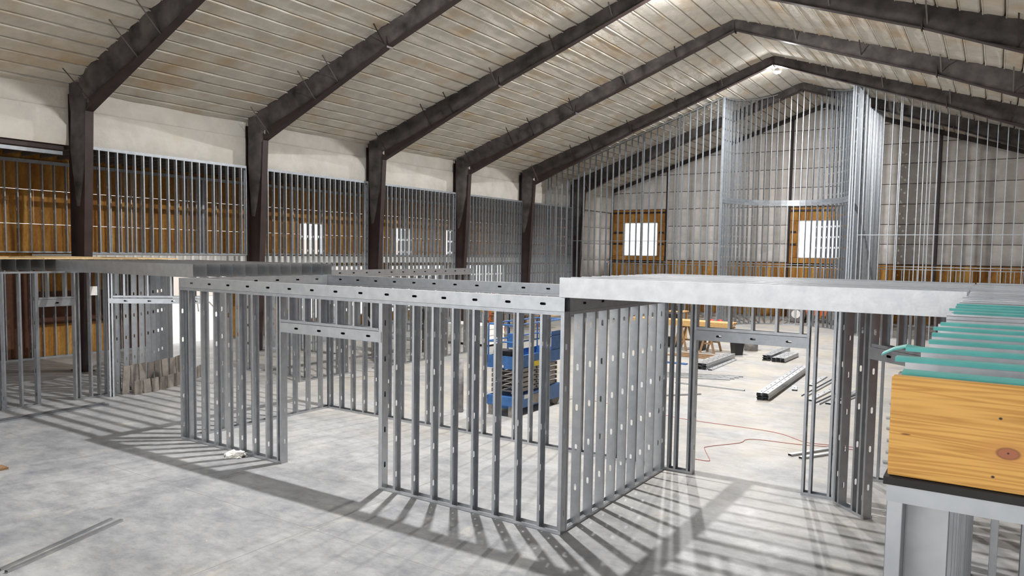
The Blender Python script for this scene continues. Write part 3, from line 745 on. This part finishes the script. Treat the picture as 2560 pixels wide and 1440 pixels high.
# peeled end of tape
b = MB(); x0, y = tp; ptsl = [(x0 - .0, 3.741), (x0 - .05, 3.747), (x0 - .09, 3.735), (x0 - .13, 3.712)]; n0 = 0
for (x, z) in ptsl: b.v += [(x, y - .004, z), (x, y + .05, z + .004), (x, y + .05, z - .002), (x, y - .004, z - .006)]
for k in range(len(ptsl) - 1):
    for j in range(4): a = k * 4 + j; c = k * 4 + (j + 1) % 4; b.f.append((a, c, c + 4, a + 4))
b.f += [(0, 1, 2, 3), (12, 13, 14, 15)]
b.obj('loose_tape_end', 'teal', th)
th = thing('joist_deck', 'dark deck of joists over the passage left of the foreground room', 'joist deck', (-17.4, 11.3, 3.45))
for k in range(13): joist(th, (-20.2, 9.36 + .327 * k, ZJ), (-14.30, 9.36 + .327 * k, ZJ), (0, 1, 0))
th = thing('joist_deck', 'plywood-topped joist deck between the door wall and the aisle columns', 'joist deck', (-22.4, 9, 3.45))
for k in range(26): joist(th, (-24.2, 4.2 + .327 * k, ZJ), (-20.24, 4.2 + .327 * k, ZJ), (0, 1, 0))
k = 0
for x in (-24.2, -22.23):
    for y in (4.2, 5.43, 6.66, 7.89, 9.12, 10.35, 11.58): boxo('plywood_sheet', (x, y, 3.745), (x + 1.95, y + 1.22, 3.763 + .018 * (k % 2)), 'ply', th); k += 1
b = boxo('rim_board', (-.232, 2.335, 3.452), (3.0, 2.375, 3.738), 'plank')
bv = b.modifiers.new('edge', 'BEVEL'); bv.width = .004; bv.segments = 2
tag(b, 'thick orange timber rim board with a dark knot, closing the taped joists', 'rim board')
o = boxo('underlay_strip', (-.24, 2.32, 3.427), (3.0, 2.49, 3.449), 'blacktar'); tag(o, 'black underlay strip squeezed below the timber rim board', 'underlay')

# ------------------------------------------------------------------ ridge lamps
def lamp(y, z=13.72):
    th = thing('high_bay_lamp', 'bright white high bay lamp hanging at the roof ridge', 'lamp', (XR, y, z), 'ridge lamps')
    MB().tube([(XR, y, z), (XR, y, z + .10), (XR, y, z + .16)], [.21, .21, .09], 20).obj('housing', 'alu', th)
    MB().tube([(XR, y, z + .16), (XR, y, ZR - .02)], .012, 8).obj('hanger', 'alu', th)
    MB().tube([(XR, y, z - .001), (XR, y, z - .05), (XR, y, z - .09), (XR, y, z - .11)], [.185, .165, .11, .03], 20).obj('lens', 'lens', th, True)
    gd = bpy.data.lights.new('lamp_glow', 'POINT'); gd.shadow_soft_size = .13; gd.energy = GLOW_W; gd.color = (1, .98, .96)
    go = bpy.data.objects.new('lamp_glow', gd); link(go, 'lamp_glow', None, th, Matrix.Translation((XR, y, z - .26)))
    ld = bpy.data.lights.new('lamp_light', 'AREA'); ld.shape = 'DISK'; ld.size = .3; ld.energy = LAMP_W; ld.color = (1, .98, .96)
    lo = bpy.data.objects.new('lamp_light', ld); link(lo, 'lamp_light', None, th, Matrix.Translation((XR, y, z - .12)))
for y in (12.88, 26.4, 40.0): lamp(y)

# ------------------------------------------------------------------ scissor lift
def lift(cx, cy):
    th = thing('scissor_lift', 'blue scissor lift parked behind the foreground room', 'scissor lift', (cx, cy, 0))
    x0, x1, y0, y1 = cx - .40, cx + .40, cy - 1.2, cy + 1.2
    b = MB(); b.prism([(y0, .28), (y0 + .12, .18), (y1 - .1, .18), (y1, .30), (y1, .56), (y0, .50)], x0, x1, 0); ch = b.obj('chassis', 'blue', th)
    boxo('side_panel', (x1 + .001, y0 + .9, .22), (x1 + .012, y0 + 1.45, .46), 'scissor', ch)
    boxo('decal', (x1 + .001, y0 + .5, .40), (x1 + .008, y0 + .75, .50), 'white', ch)
    for sx in (-1, 1):
        for yy in (y0 + .28, y1 - .26):
            xx = cx + sx * .33; MB().tube([(xx - .06, yy, .19), (xx + .06, yy, .19)], .19, 20).obj('wheel', 'rubber', th)
    for xx in (x0 + .1, x1 - .1): MB().box((xx - .06, y0 + .02, .0), (xx + .06, y0 + .10, .28)).obj('stabiliser', 'scissor', th)
    MB().tube([(x0 + .02, y0 - .03, .42), (x0 + .02, y0 - .06, .50), (x0 + .02, y0 - .03, .56)], .012, 6).obj('tie_ring', 'blue', th)
    boxo('corner_light', (x1 - .04, y1 + .001, .22), (x1 + .03, y1 + .05, .48), 'yellow', th)
    n = 5; z = .56
    for k in range(n):                                # folded scissor arms
        for sx in (-1, 1):
            xx = cx + sx * .30
            MB().box((xx - .03, y0 + .1, z + .012), (xx + .03, y1 - .12, z + .105)).obj('scissor_arm', 'scissor', th)
            for yy in (y0 + .16, cy, y1 - .2): MB().tube([(xx + sx * .03, yy, z + .06), (xx + sx * .05, yy, z + .06)], .028, 8).obj('pivot_pin', 'dark', th)
        for yy in (y0 + .2, y1 - .3): MB().tube([(cx - .3, yy, z + .06), (cx + .3, yy, z + .06)], .025, 8).obj('cross_tube', 'scissor', th)
        z += .125
    zp = z + .02
    b = MB(); b.box((x0, y0, zp), (x1, y1, zp + .12)); pl = b.obj('platform', 'blue', th)
    boxo('decal', (cx - .2, y0 - .006, zp + .03), (cx + .1, y0 - .001, zp + .09), 'white', pl); boxo('warning_label', (x1 + .001, y0 + .95, zp - .02), (x1 + .006, y0 + 1.25, zp + .11), 'yellow', pl)
    for (p, q) in (((x0, y0, zp + .12), (x1, y0 + .015, zp + .32)), ((x0, y1 - .015, zp + .12), (x1, y1, zp + .32)), ((x0, y0, zp + .12), (x0 + .015, y1, zp + .30)), ((x1 - .015, y0, zp + .12), (x1, y1, zp + .30))): boxo('toe_board', p, q, 'blue', th)
    zt = 2.30; r = .021
    for (xx, yy) in ((x0 + .02, y0 + .02), (cx, y0 + .02), (x1 - .02, y0 + .02), (x0 + .02, y0 + .9), (x1 - .02, y0 + .9), (x0 + .02, y0 + 1.6), (x1 - .02, y0 + 1.6), (x0 + .02, y1 - .02), (x1 - .02, y1 - .02)):
        MB().tube([(xx, yy, zp + .12), (xx, yy, zt)], r, 8).obj('guard_post', 'blue', th)
    for zz in (zt, (zt + zp) / 2 + .12):
        pts = [(x0 + .02, y0 + .02, zz), (x1 - .02, y0 + .02, zz), (x1 - .02, y1 - .02, zz), (x0 + .02, y1 - .02, zz), (x0 + .02, y0 + .02, zz)]
        for a, c in zip(pts, pts[1:]): MB().tube([a, c], r, 8).obj('guard_rail', 'blue', th)
    boxo('control_box', (cx + .02, y0 + .3, zp + .5), (cx + .3, y0 + .5, zp + .85), 'blue', th)
    boxo('gate_panel', (x1 - .05, y1 - .5, zp + .15), (x1 - .02, y1 - .05, zp + .8), 'blue', th)
    boxo('tool_bin', (x0 + .08, y0 + .15, zp + .12), (cx + .2, y0 + .6, zp + .42), 'dark', th)
    MB().tube([(x0 + .02, y0 + .02, zt), (x0 + .0, y0 - .02, zt + .12), (x0 + .05, y0 + .04, zt + .2), (x0 + .2, y0 + .02, zt + .2)], .008, 6).obj('hose', 'dark', th)
lift(-10.2, 16.25)
o = MB().tube([(-11.26, 14.84, 0), (-11.26, 14.84, 1.36)], .065, 16).obj('pipe_post', 'concrete_post', None, True); tag(o, 'stubby grey pipe post standing beside the blue lift', 'post')

# ------------------------------------------------------------------ loose steel on the floor
def lying(name, x, y, L, ang, label, group, z=0.0, up=True, w=.152, f=.041, lip=.012, pitch=.61):
    """a channel lying on the floor; (x,y) one end, ang plan direction"""
    d = Vector((math.cos(ang), math.sin(ang), 0)); p = Vector((x, y, z + (f if up else 0) + .001)); q = p + d * L
    o = member(name, p, q, (0, 0, -1 if up else 1), 'galv', None, w=w, f=f, lip=lip, pitch=pitch); tag(o, label, 'steel stud', group); return o
def bundle(x, y, L, ang, nw, nh, label, group):
    d = Vector((math.cos(ang), math.sin(ang))); n = Vector((d.y, -d.x))
    for i in range(nw):
        for j in range(nh):
            jx = random.uniform(-.07, .07); ox = .166 * i + random.uniform(-.005, .005)
            lying('steel_stud', x + n.x * ox + d.x * jx, y + n.y * ox + d.y * jx, L, ang, label, group, z=.043 * j)
H = math.pi / 2
bundle(-8.92, 25.75, 3.5, H - .0, 3, 5, 'steel stud in the broad bundle in front of the sawhorses', 'broad bundle of studs')
lying('steel_stud', -8.35, 25.7, 3.2, H + .02, 'single steel stud lying along the broad bundle', None)
bundle(-7.45, 29.6, 3.2, H, 2, 5, 'steel stud in the narrow far bundle', 'narrow far bundle of studs')
bundle(-7.05, 29.45, 2.2, H - .02, 3, 4, 'short steel stud in the low wide far bundle', 'low wide far bundle of studs')
bundle(-5.45, 21.25, 6.4, H + .035, 2, 5, 'long steel stud in the tall bundle across the open floor', 'long bundle of studs')
lying('steel_stud', -4.96, 23.4, .8, H + .22, 'short offcut of steel stud beside the long bundle', None)
for k, (x, y, L, a) in enumerate(((-4.75, 24.6, 2.2, H - .02), (-4.52, 22.6, 4.6, H - .05), (-4.25, 22.0, 3.6, H - .08), (-3.98, 21.6, 2.6, H - .11), (-3.72, 21.8, 3.4, H - .14), (-3.44, 22.6, 2.4, H - .17))):
    lying('steel_stud', x, y, L, a, 'loose steel stud scattered right of the long bundle', 'scattered studs', up=k % 2 == 0)
lying('steel_track', -8.4, 22.42, 2.2, 0.0, 'single steel track lying crosswise on the open floor', None, pitch=0, w=.09)
lying('steel_track', -7.85, 20.15, 1.15, .85, 'short track lying before the door wall', None, pitch=0, w=.09)
for k in range(4): lying('steel_stud', -9.6 + .06 * k, 23.2 + .3 * k, 2.6, .35, 'steel stud in the slanted row left of the crosswise track', 'slanted row of studs')
lying('steel_track', -3.35, 15.6, 1.2, 1.06, 'grey track lying inside the door, upper of a pair', None, pitch=0, w=.09)
lying('steel_track', -3.12, 15.5, 1.2, 1.04, 'grey track lying inside the door, lower of a pair', None, pitch=0, w=.09)
a = math.atan2(5.77 - 4.0, -10.73 + 10.15)
lying('steel_track', -10.12, 4.02, 1.86, a, 'bent grey track alone on the bare foreground floor', None, up=True, w=.055, f=.035, lip=0, pitch=0)
lying('steel_track', -10.25, 4.0, 1.84, a + .03, 'thin grey track lying beside another on the bare foreground floor', None, up=True, w=.04, f=.03, lip=0, pitch=0)
lying('steel_track', -19.2, 7.4, 2.6, H + .0, 'long narrow track on the floor before the narrow door wall', None, w=.09, pitch=0)
lying('steel_track', -19.0, 7.0, 3.0, H + .0, 'second long narrow track on the floor before the narrow door wall', None, w=.06, pitch=0, up=False)
for k, (x, y) in enumerate(((-2.42, 25.9), (-2.3, 24.4), (-2.3, 22.9), (-2.15, 20.8), (-2.0, 19.5), (-1.85, 18.2), (-1.75, 17.1), (-1.7, 16.2))):
    for j in range(2 + k % 2): lying('steel_stud', x + .1 * j, y, 3.2, .0 + .02 * k, 'steel stud lying in the rows behind the short door wall', 'rows of studs', z=.043 * j)
# cord
def cordpath(pts):
    P = [Vector((x, y, .006)) for x, y in pts]; out = []
    for i in range(len(P) - 1):
        p0 = P[max(0, i - 1)]; p1 = P[i]; p2 = P[i + 1]; p3 = P[min(len(P) - 1, i + 2)]
        for k in range(6):
            t = k / 6; out.append(.5 * ((2 * p1) + (p2 - p0) * t + (2 * p0 - 5 * p1 + 4 * p2 - p3) * t * t + (3 * p1 - p0 - 3 * p2 + p3) * t ** 3))
    return out + [P[-1]]
th = thing('extension_cord', 'thin red extension cord looping over the floor inside the door', 'cord', (-4, 16.5, 0))
MB().tube(cordpath([(-9.5, 18.3), (-6.84, 17.66), (-6.06, 17.53), (-4.18, 17.51), (-3.36, 16.98), (-2.87, 17.02), (-2.3, 17.15), (-2.1, 17.05), (-2.3, 16.92), (-2.85, 16.85), (-3.38, 16.67), (-4.2, 16.57), (-4.46, 16.38), (-4.5, 16.01), (-4.96, 15.29), (-4.94, 15.03), (-4.62, 14.36), (-4.6, 14.2), (-4.87, 14.18)]), .006, 6).obj('cable', 'cord', th, True)
MB().tube([(-4.87, 14.18, .014), (-4.93, 14.19, .014), (-4.96, 14.2, .014)], [.012, .016, .012], 8).obj('plug', 'red', th, True)

# ------------------------------------------------------------------ sawhorses, lumber, buckets
def sawhorse(x, y, rot, label):
    th = thing('sawhorse', label, 'sawhorse', (x, y, 0)); c, s = math.cos(rot), math.sin(rot)
    def P(u, v, z): return (x + u * c - v * s, y + u * s + v * c, z)
    MB().beam(P(-.5, 0, 1.02), P(.5, 0, 1.02), .09, .09).obj('top_beam', 'brownwood', th)
    for u in (-.42, .42):
        for v in (-1, 1): MB().beam(P(u + (.06 if u > 0 else -.06), v * .3, 0), P(u, v * .05, 1.0), .04, .09).obj('leg', 'brownwood', th)
        MB().beam(P(u, -.18, .4), P(u, .18, .4), .02, .07).obj('brace', 'brownwood', th)
sawhorse(-11.2, 30.75, H, 'wooden sawhorse under the middle of the yellow lumber'); sawhorse(-10.0, 30.75, H, 'wooden sawhorse under the cut ends of the yellow lumber'); sawhorse(-12.9, 30.75, H, 'wooden sawhorse under the far part of the yellow lumber')
for i in range(4):
    for j in range(5):
        e = random.uniform(-.25, .12)
        o = boxo('lumber_board', (-13.6, 30.36 + .21 * i, 1.068 + .047 * j), (-9.1 + e, 30.56 + .21 * i, 1.112 + .047 * j), 'lumber'); tag(o, 'yellow lumber board stacked across the sawhorses', 'board', 'boards on the sawhorses')
th = thing('work_table', 'wooden work table with tools behind the yellow lumber', 'table', (-12.9, 34, 0))
boxo('table_top', (-13.6, 33.6, 1.38), (-12.3, 34.4, 1.43), 'lumber', th); boxo('shelf', (-13.5, 33.65, .95), (-12.4, 34.35, .99), 'lumber', th)
for x in (-13.5, -12.4):
    for y in (33.68, 34.32): MB().box((x - .045, y - .045, 0), (x + .045, y + .045, 1.38)).obj('leg', 'lumber', th)
for k, x in enumerate((-13.2, -12.8)):
    th = thing('power_tool', 'small dark power tool on the work table', 'power tool', (x, 34, 1.432), 'power tools on the table')
    boxo('body', (x - .1, 33.92, 1.432), (x + .1, 34.08, 1.55), 'dark', th); MB().tube([(x - .08, 34, 1.55), (x - .06, 34, 1.63), (x + .06, 34, 1.63), (x + .08, 34, 1.55)], .02, 8).obj('handle', 'dark', th)
o = boxo('tool_case', (-13.3, 33.8, .992), (-12.7, 34.2, 1.25), 'dark'); tag(o, 'black tool case on the shelf of the work table', 'tool case')
def bucket(name, x, y, r0, r1, h, mat, label, cat, sq=False):
    th = thing(name, label, cat, (x, y, 0)); n = 4 if sq else 24
    MB().tube([(x, y, 0), (x, y, h), (x, y, h - .001), (x, y, .03)], [r0, r1, r1 - .015, r0 - .015], n).obj('body', mat, th, not sq)
    MB().tube([(x, y, h - .05), (x, y, h - .03), (x, y, h)], [r1 + .004, r1 + .02, r1 + .02], n, False).obj('rim', mat, th)
    return th
bucket('waste_bin', -8.82, 30.55, .24, .33, .74, 'dark', 'tall black square waste bin on the open floor', 'bin', True)
bucket('drum', -8.75, 32.4, .29, .29, .62, 'concrete_post', 'pale grey round drum just behind the black bin', 'drum')
o = boxo('tool_crate', (-10.84, 31.0, 0), (-10.4, 31.4, .4), 'dark'); tag(o, 'black crate on the floor under the lumber', 'crate')
o = boxo('tool_bag', (-12.35, 31.35, 0), (-11.75, 31.75, .42), 'dark'); tag(o, 'black bag on the floor beside the sawhorse leg', 'bag')
for k, (x, y) in enumerate(((-12.45, 30.05), (-12.25, 30.0))):
    th = thing('red_canister', 'small red canister standing near the black bag', 'canister', (x, y, 0), 'red canisters by the bag')
    MB().tube([(x, y, 0), (x, y, .2), (x, y, .24)], [.07, .07, .03], 12).obj('body', 'white', th); MB().tube([(x, y, .24), (x, y, .32)], .045, 12).obj('cap', 'red', th)
for k, (x, y) in enumerate(((-13.0, 40.0), (-12.6, 40.2))):
    th = thing('water_cooler', 'white jug with a red lid near the tall niche', 'jug', (x, y, 0), 'red lidded jugs')
    MB().tube([(x, y, 0), (x, y, .42)], .16, 16).obj('body', 'white', th); MB().tube([(x, y, .42), (x, y, .52), (x, y, .6)], [.17, .17, .06], 16).obj('lid', 'red', th)
for k in range(3):
    o = boxo('wood_scrap', (-11.4 + .3 * k, 28.5 + .45 * k, .0 + .0), (-9.2 + .05 * k, 28.6 + .45 * k, .045), 'brownwood'); tag(o, 'brown wood scrap behind the broad bundle', 'board', 'wood scraps')
o = boxo('wood_scrap', (-4.3, 33.5, 0), (-2.4, 33.8, .09), 'brownwood'); tag(o, 'lone brown plank on the far floor before the niche', 'board')
o = boxo('wood_scrap', (-15.15, 5.8, 0), (-14.88, 6.0, .04), 'brownwood'); tag(o, 'small wood offcut on the bare floor at the hall side', 'board')
o = boxo('blue_plank', (-10.7, 26.4, 0), (-9.5, 26.6, .05), 'blue'); tag(o, 'dark blue plank lying left of the broad bundle', 'board')
# crumpled paper
bm = bmesh.new(); bmesh.ops.create_icosphere(bm, subdivisions=3, radius=1)
for v in bm.verts:
    n = v.co.normalized(); k = 1 + .55 * noise.noise(n * 2.3 + Vector((3, 1, 2))) + .3 * noise.noise(n * 5.5)
    v.co = Vector((n.x * .24 * k, n.y * .17 * k, max(-.012, n.z * .085 * k)))
me = bpy.data.meshes.new('crumpled_paper'); bm.to_mesh(me); bm.free()
o = obj('crumpled_paper', me, 'paper', None, Matrix.Translation((-12.35, 8.95, .013))); tag(o, 'crumpled white paper wrap at the foot of the front wall', 'paper')

# leaning grey boards by the curved wall
k = 0
for row, (r0, h, off, n0, n1) in enumerate(((.0, .80, .42, 0, 9), (.0, .38, .80, 1, 11))):
    for i in range(n0, n1):
        t0, t1 = i / 11.0, (i + 1) / 11.0
        def PT(t):
            A, B, C = ((-20.05, 10.95), (-20.1, 12.3), (-21.4, 14.2)) if row == 0 else ((-19.75, 10.85), (-19.7, 12.3), (-21.1, 14.1))
            return Vector(((1 - t) ** 2 * A[0] + 2 * t * (1 - t) * B[0] + t * t * C[0], (1 - t) ** 2 * A[1] + 2 * t * (1 - t) * B[1] + t * t * C[1], 0))
        a_, b_ = PT(t0), PT(t1 - .018); n_ = Vector((b_.y - a_.y, -(b_.x - a_.x), 0)).normalized()
        m = MB(); m.beam(a_ + Vector((0, 0, h / 2)), b_ + Vector((0, 0, h / 2 + random.uniform(-.02, .02))), .03, h)
        o = m.obj('curved_board', 'grey_card'); tag(o, ('tall' if row == 0 else 'low') + ' weathered grey board standing on edge along the curved wall', 'board', ('tall' if row == 0 else 'low') + ' boards along the curved wall')

# ------------------------------------------------------------------ far stuff seen through the studs
for k in range(6):
    o = boxo('drywall_sheet', (-20.6, 25.9, .10 + .135 * k), (-18.2 + .02 * (k % 2), 27.1, .23 + .135 * k), 'white'); tag(o, 'white sheet bundle in the stack beyond the blue lift', 'drywall', 'stack of white sheets')
for x in (-20.2, -19.4, -18.6):
    o = boxo('pallet_runner', (x, 25.95, 0), (x + .1, 27.05, .098), 'brownwood'); tag(o, 'wooden runner under the stack of white sheets', 'timber', 'runners under the sheets')
for i in range(5):
    for j in range(5):
        o = boxo('lumber_board', (-24.2 + .1 * random.random(), 33.6 + .25 * i, .75 + .09 * j), (-19.6, 33.83 + .25 * i, .835 + .09 * j), 'lumber'); tag(o, 'orange lumber board in the big pile by the aisle columns', 'board', 'big lumber pile')
for x in (-23.5, -22, -20.5):
    th = thing('timber_bearer', 'heavy timber bearer under the big lumber pile', 'timber', (x, 34.2, 0), 'bearers of the big pile')
    boxo('beam', (x, 33.5, .55), (x + .14, 34.95, .748), 'brownwood', th)
    for y in (33.6, 34.7): boxo('leg', (x, y, 0), (x + .14, y + .14, .55), 'brownwood', th)
def shelf(x, y, label):
    th = thing('steel_rack', label, 'rack', (x, y, 0))
    for z in (.5, 1.15, 1.8): boxo('shelf', (x - .9, y - .3, z), (x + .9, y + .3, z + .05), 'galv', th)
    for sx in (-.88, .88):
        for sy in (-.28, .28): MB().box((x + sx - .025, y + sy - .025, 0), (x + sx + .025, y + sy + .025, 2.0)).obj('upright', 'dark', th)
shelf(-20.2, 22.6, 'steel rack behind the long partition'); shelf(-19.0, 29.8, 'steel rack near the white sheet stack')
o = MB().beam((-16.9, 17.2, 2.0), (-16.2, 18.2, .05), .15, .04).obj('brace_board', 'galv'); tag(o, 'slanting steel brace leaning against the long partition', 'brace')
th = thing('step_ladder', 'orange step ladder by the far columns', 'ladder', (-21.5, 31.2, 0))
for sx in (-.25, .25):
    MB().beam((-21.5 + sx, 30.9, 0), (-21.5 + sx * .7, 31.25, 2.4), .04, .08).obj('rail', 'orange', th); MB().beam((-21.5 + sx, 31.7, 0), (-21.5 + sx * .7, 31.3, 2.35), .04, .05).obj('rail', 'orange', th)
for k in range(7): MB().beam((-21.74, 30.94 + .045 * k, .3 + .3 * k), (-21.26, 30.94 + .045 * k, .3 + .3 * k), .08, .025).obj('tread', 'orange', th)
# telehandler behind the niche
th = thing('telehandler', 'orange telehandler with a big wheel behind the curved niche', 'vehicle', (-9.2, 49, 0))
for (x, y) in ((-10.3, 48.3), (-8.0, 48.3), (-10.3, 49.9), (-8.0, 49.9)):
    wh = MB().tube([(x, y - .2, .55), (x, y - .17, .55), (x, y + .17, .55), (x, y + .2, .55)], [.47, .55, .55, .47], 28).obj('wheel', 'rubber', th); MB().tube([(x, y - .215, .55), (x, y - .19, .55)], .27, 20).obj('hub', 'slab', wh)
boxo('chassis', (-10.6, 48.55, .5), (-7.6, 49.65, .95), 'orange', th); boxo('engine_cover', (-9.6, 48.5, .95), (-7.6, 49.1, 1.5), 'orange', th)
c = MB(); c.prism([(-9.6, .95), (-8.5, .95), (-8.6, 2.1), (-9.4, 2.1)], 49.1, 49.75, 1); cb = c.obj('cab', 'dark', th); boxo('cab_roof', (-9.5, 49.05, 2.1), (-8.5, 49.8, 2.18), 'orange', cb)
MB().beam((-7.7, 48.85, 1.6), (-11.4, 48.85, 1.0), .22, .26).obj('boom', 'orange', th)
# exterior beyond the doorway
th = struct(boxo('wall_neighbour', (-60.3, 5, -.2), (-60, 70, 5.2), 'brick'), 'red brick neighbouring building beyond the yard')
for k in range(9):
    a0 = Vector((-44 + random.uniform(-2, 2), 26 + k * 1.1, -.1)); a1 = a0 + Vector((random.uniform(-1.2, 1.2), random.uniform(-.4, .4), random.uniform(.3, 1.2)))
    o = MB().tube([a0, (a0 + a1) / 2 + Vector((0, 0, .2)), a1], .05, 6).obj('branch', 'grey_card'); tag(o, 'dry branch in the debris heap outside the doorway', 'branch', 'debris heap')
# notice taped to a stud
o = boxo('paper_notice', (-20.2235, 10.203, 2.78), (-20.2205, 10.40, 3.02), 'paper'); tag(o, 'white paper notice fixed on a stud of the narrow door wall', 'notice')
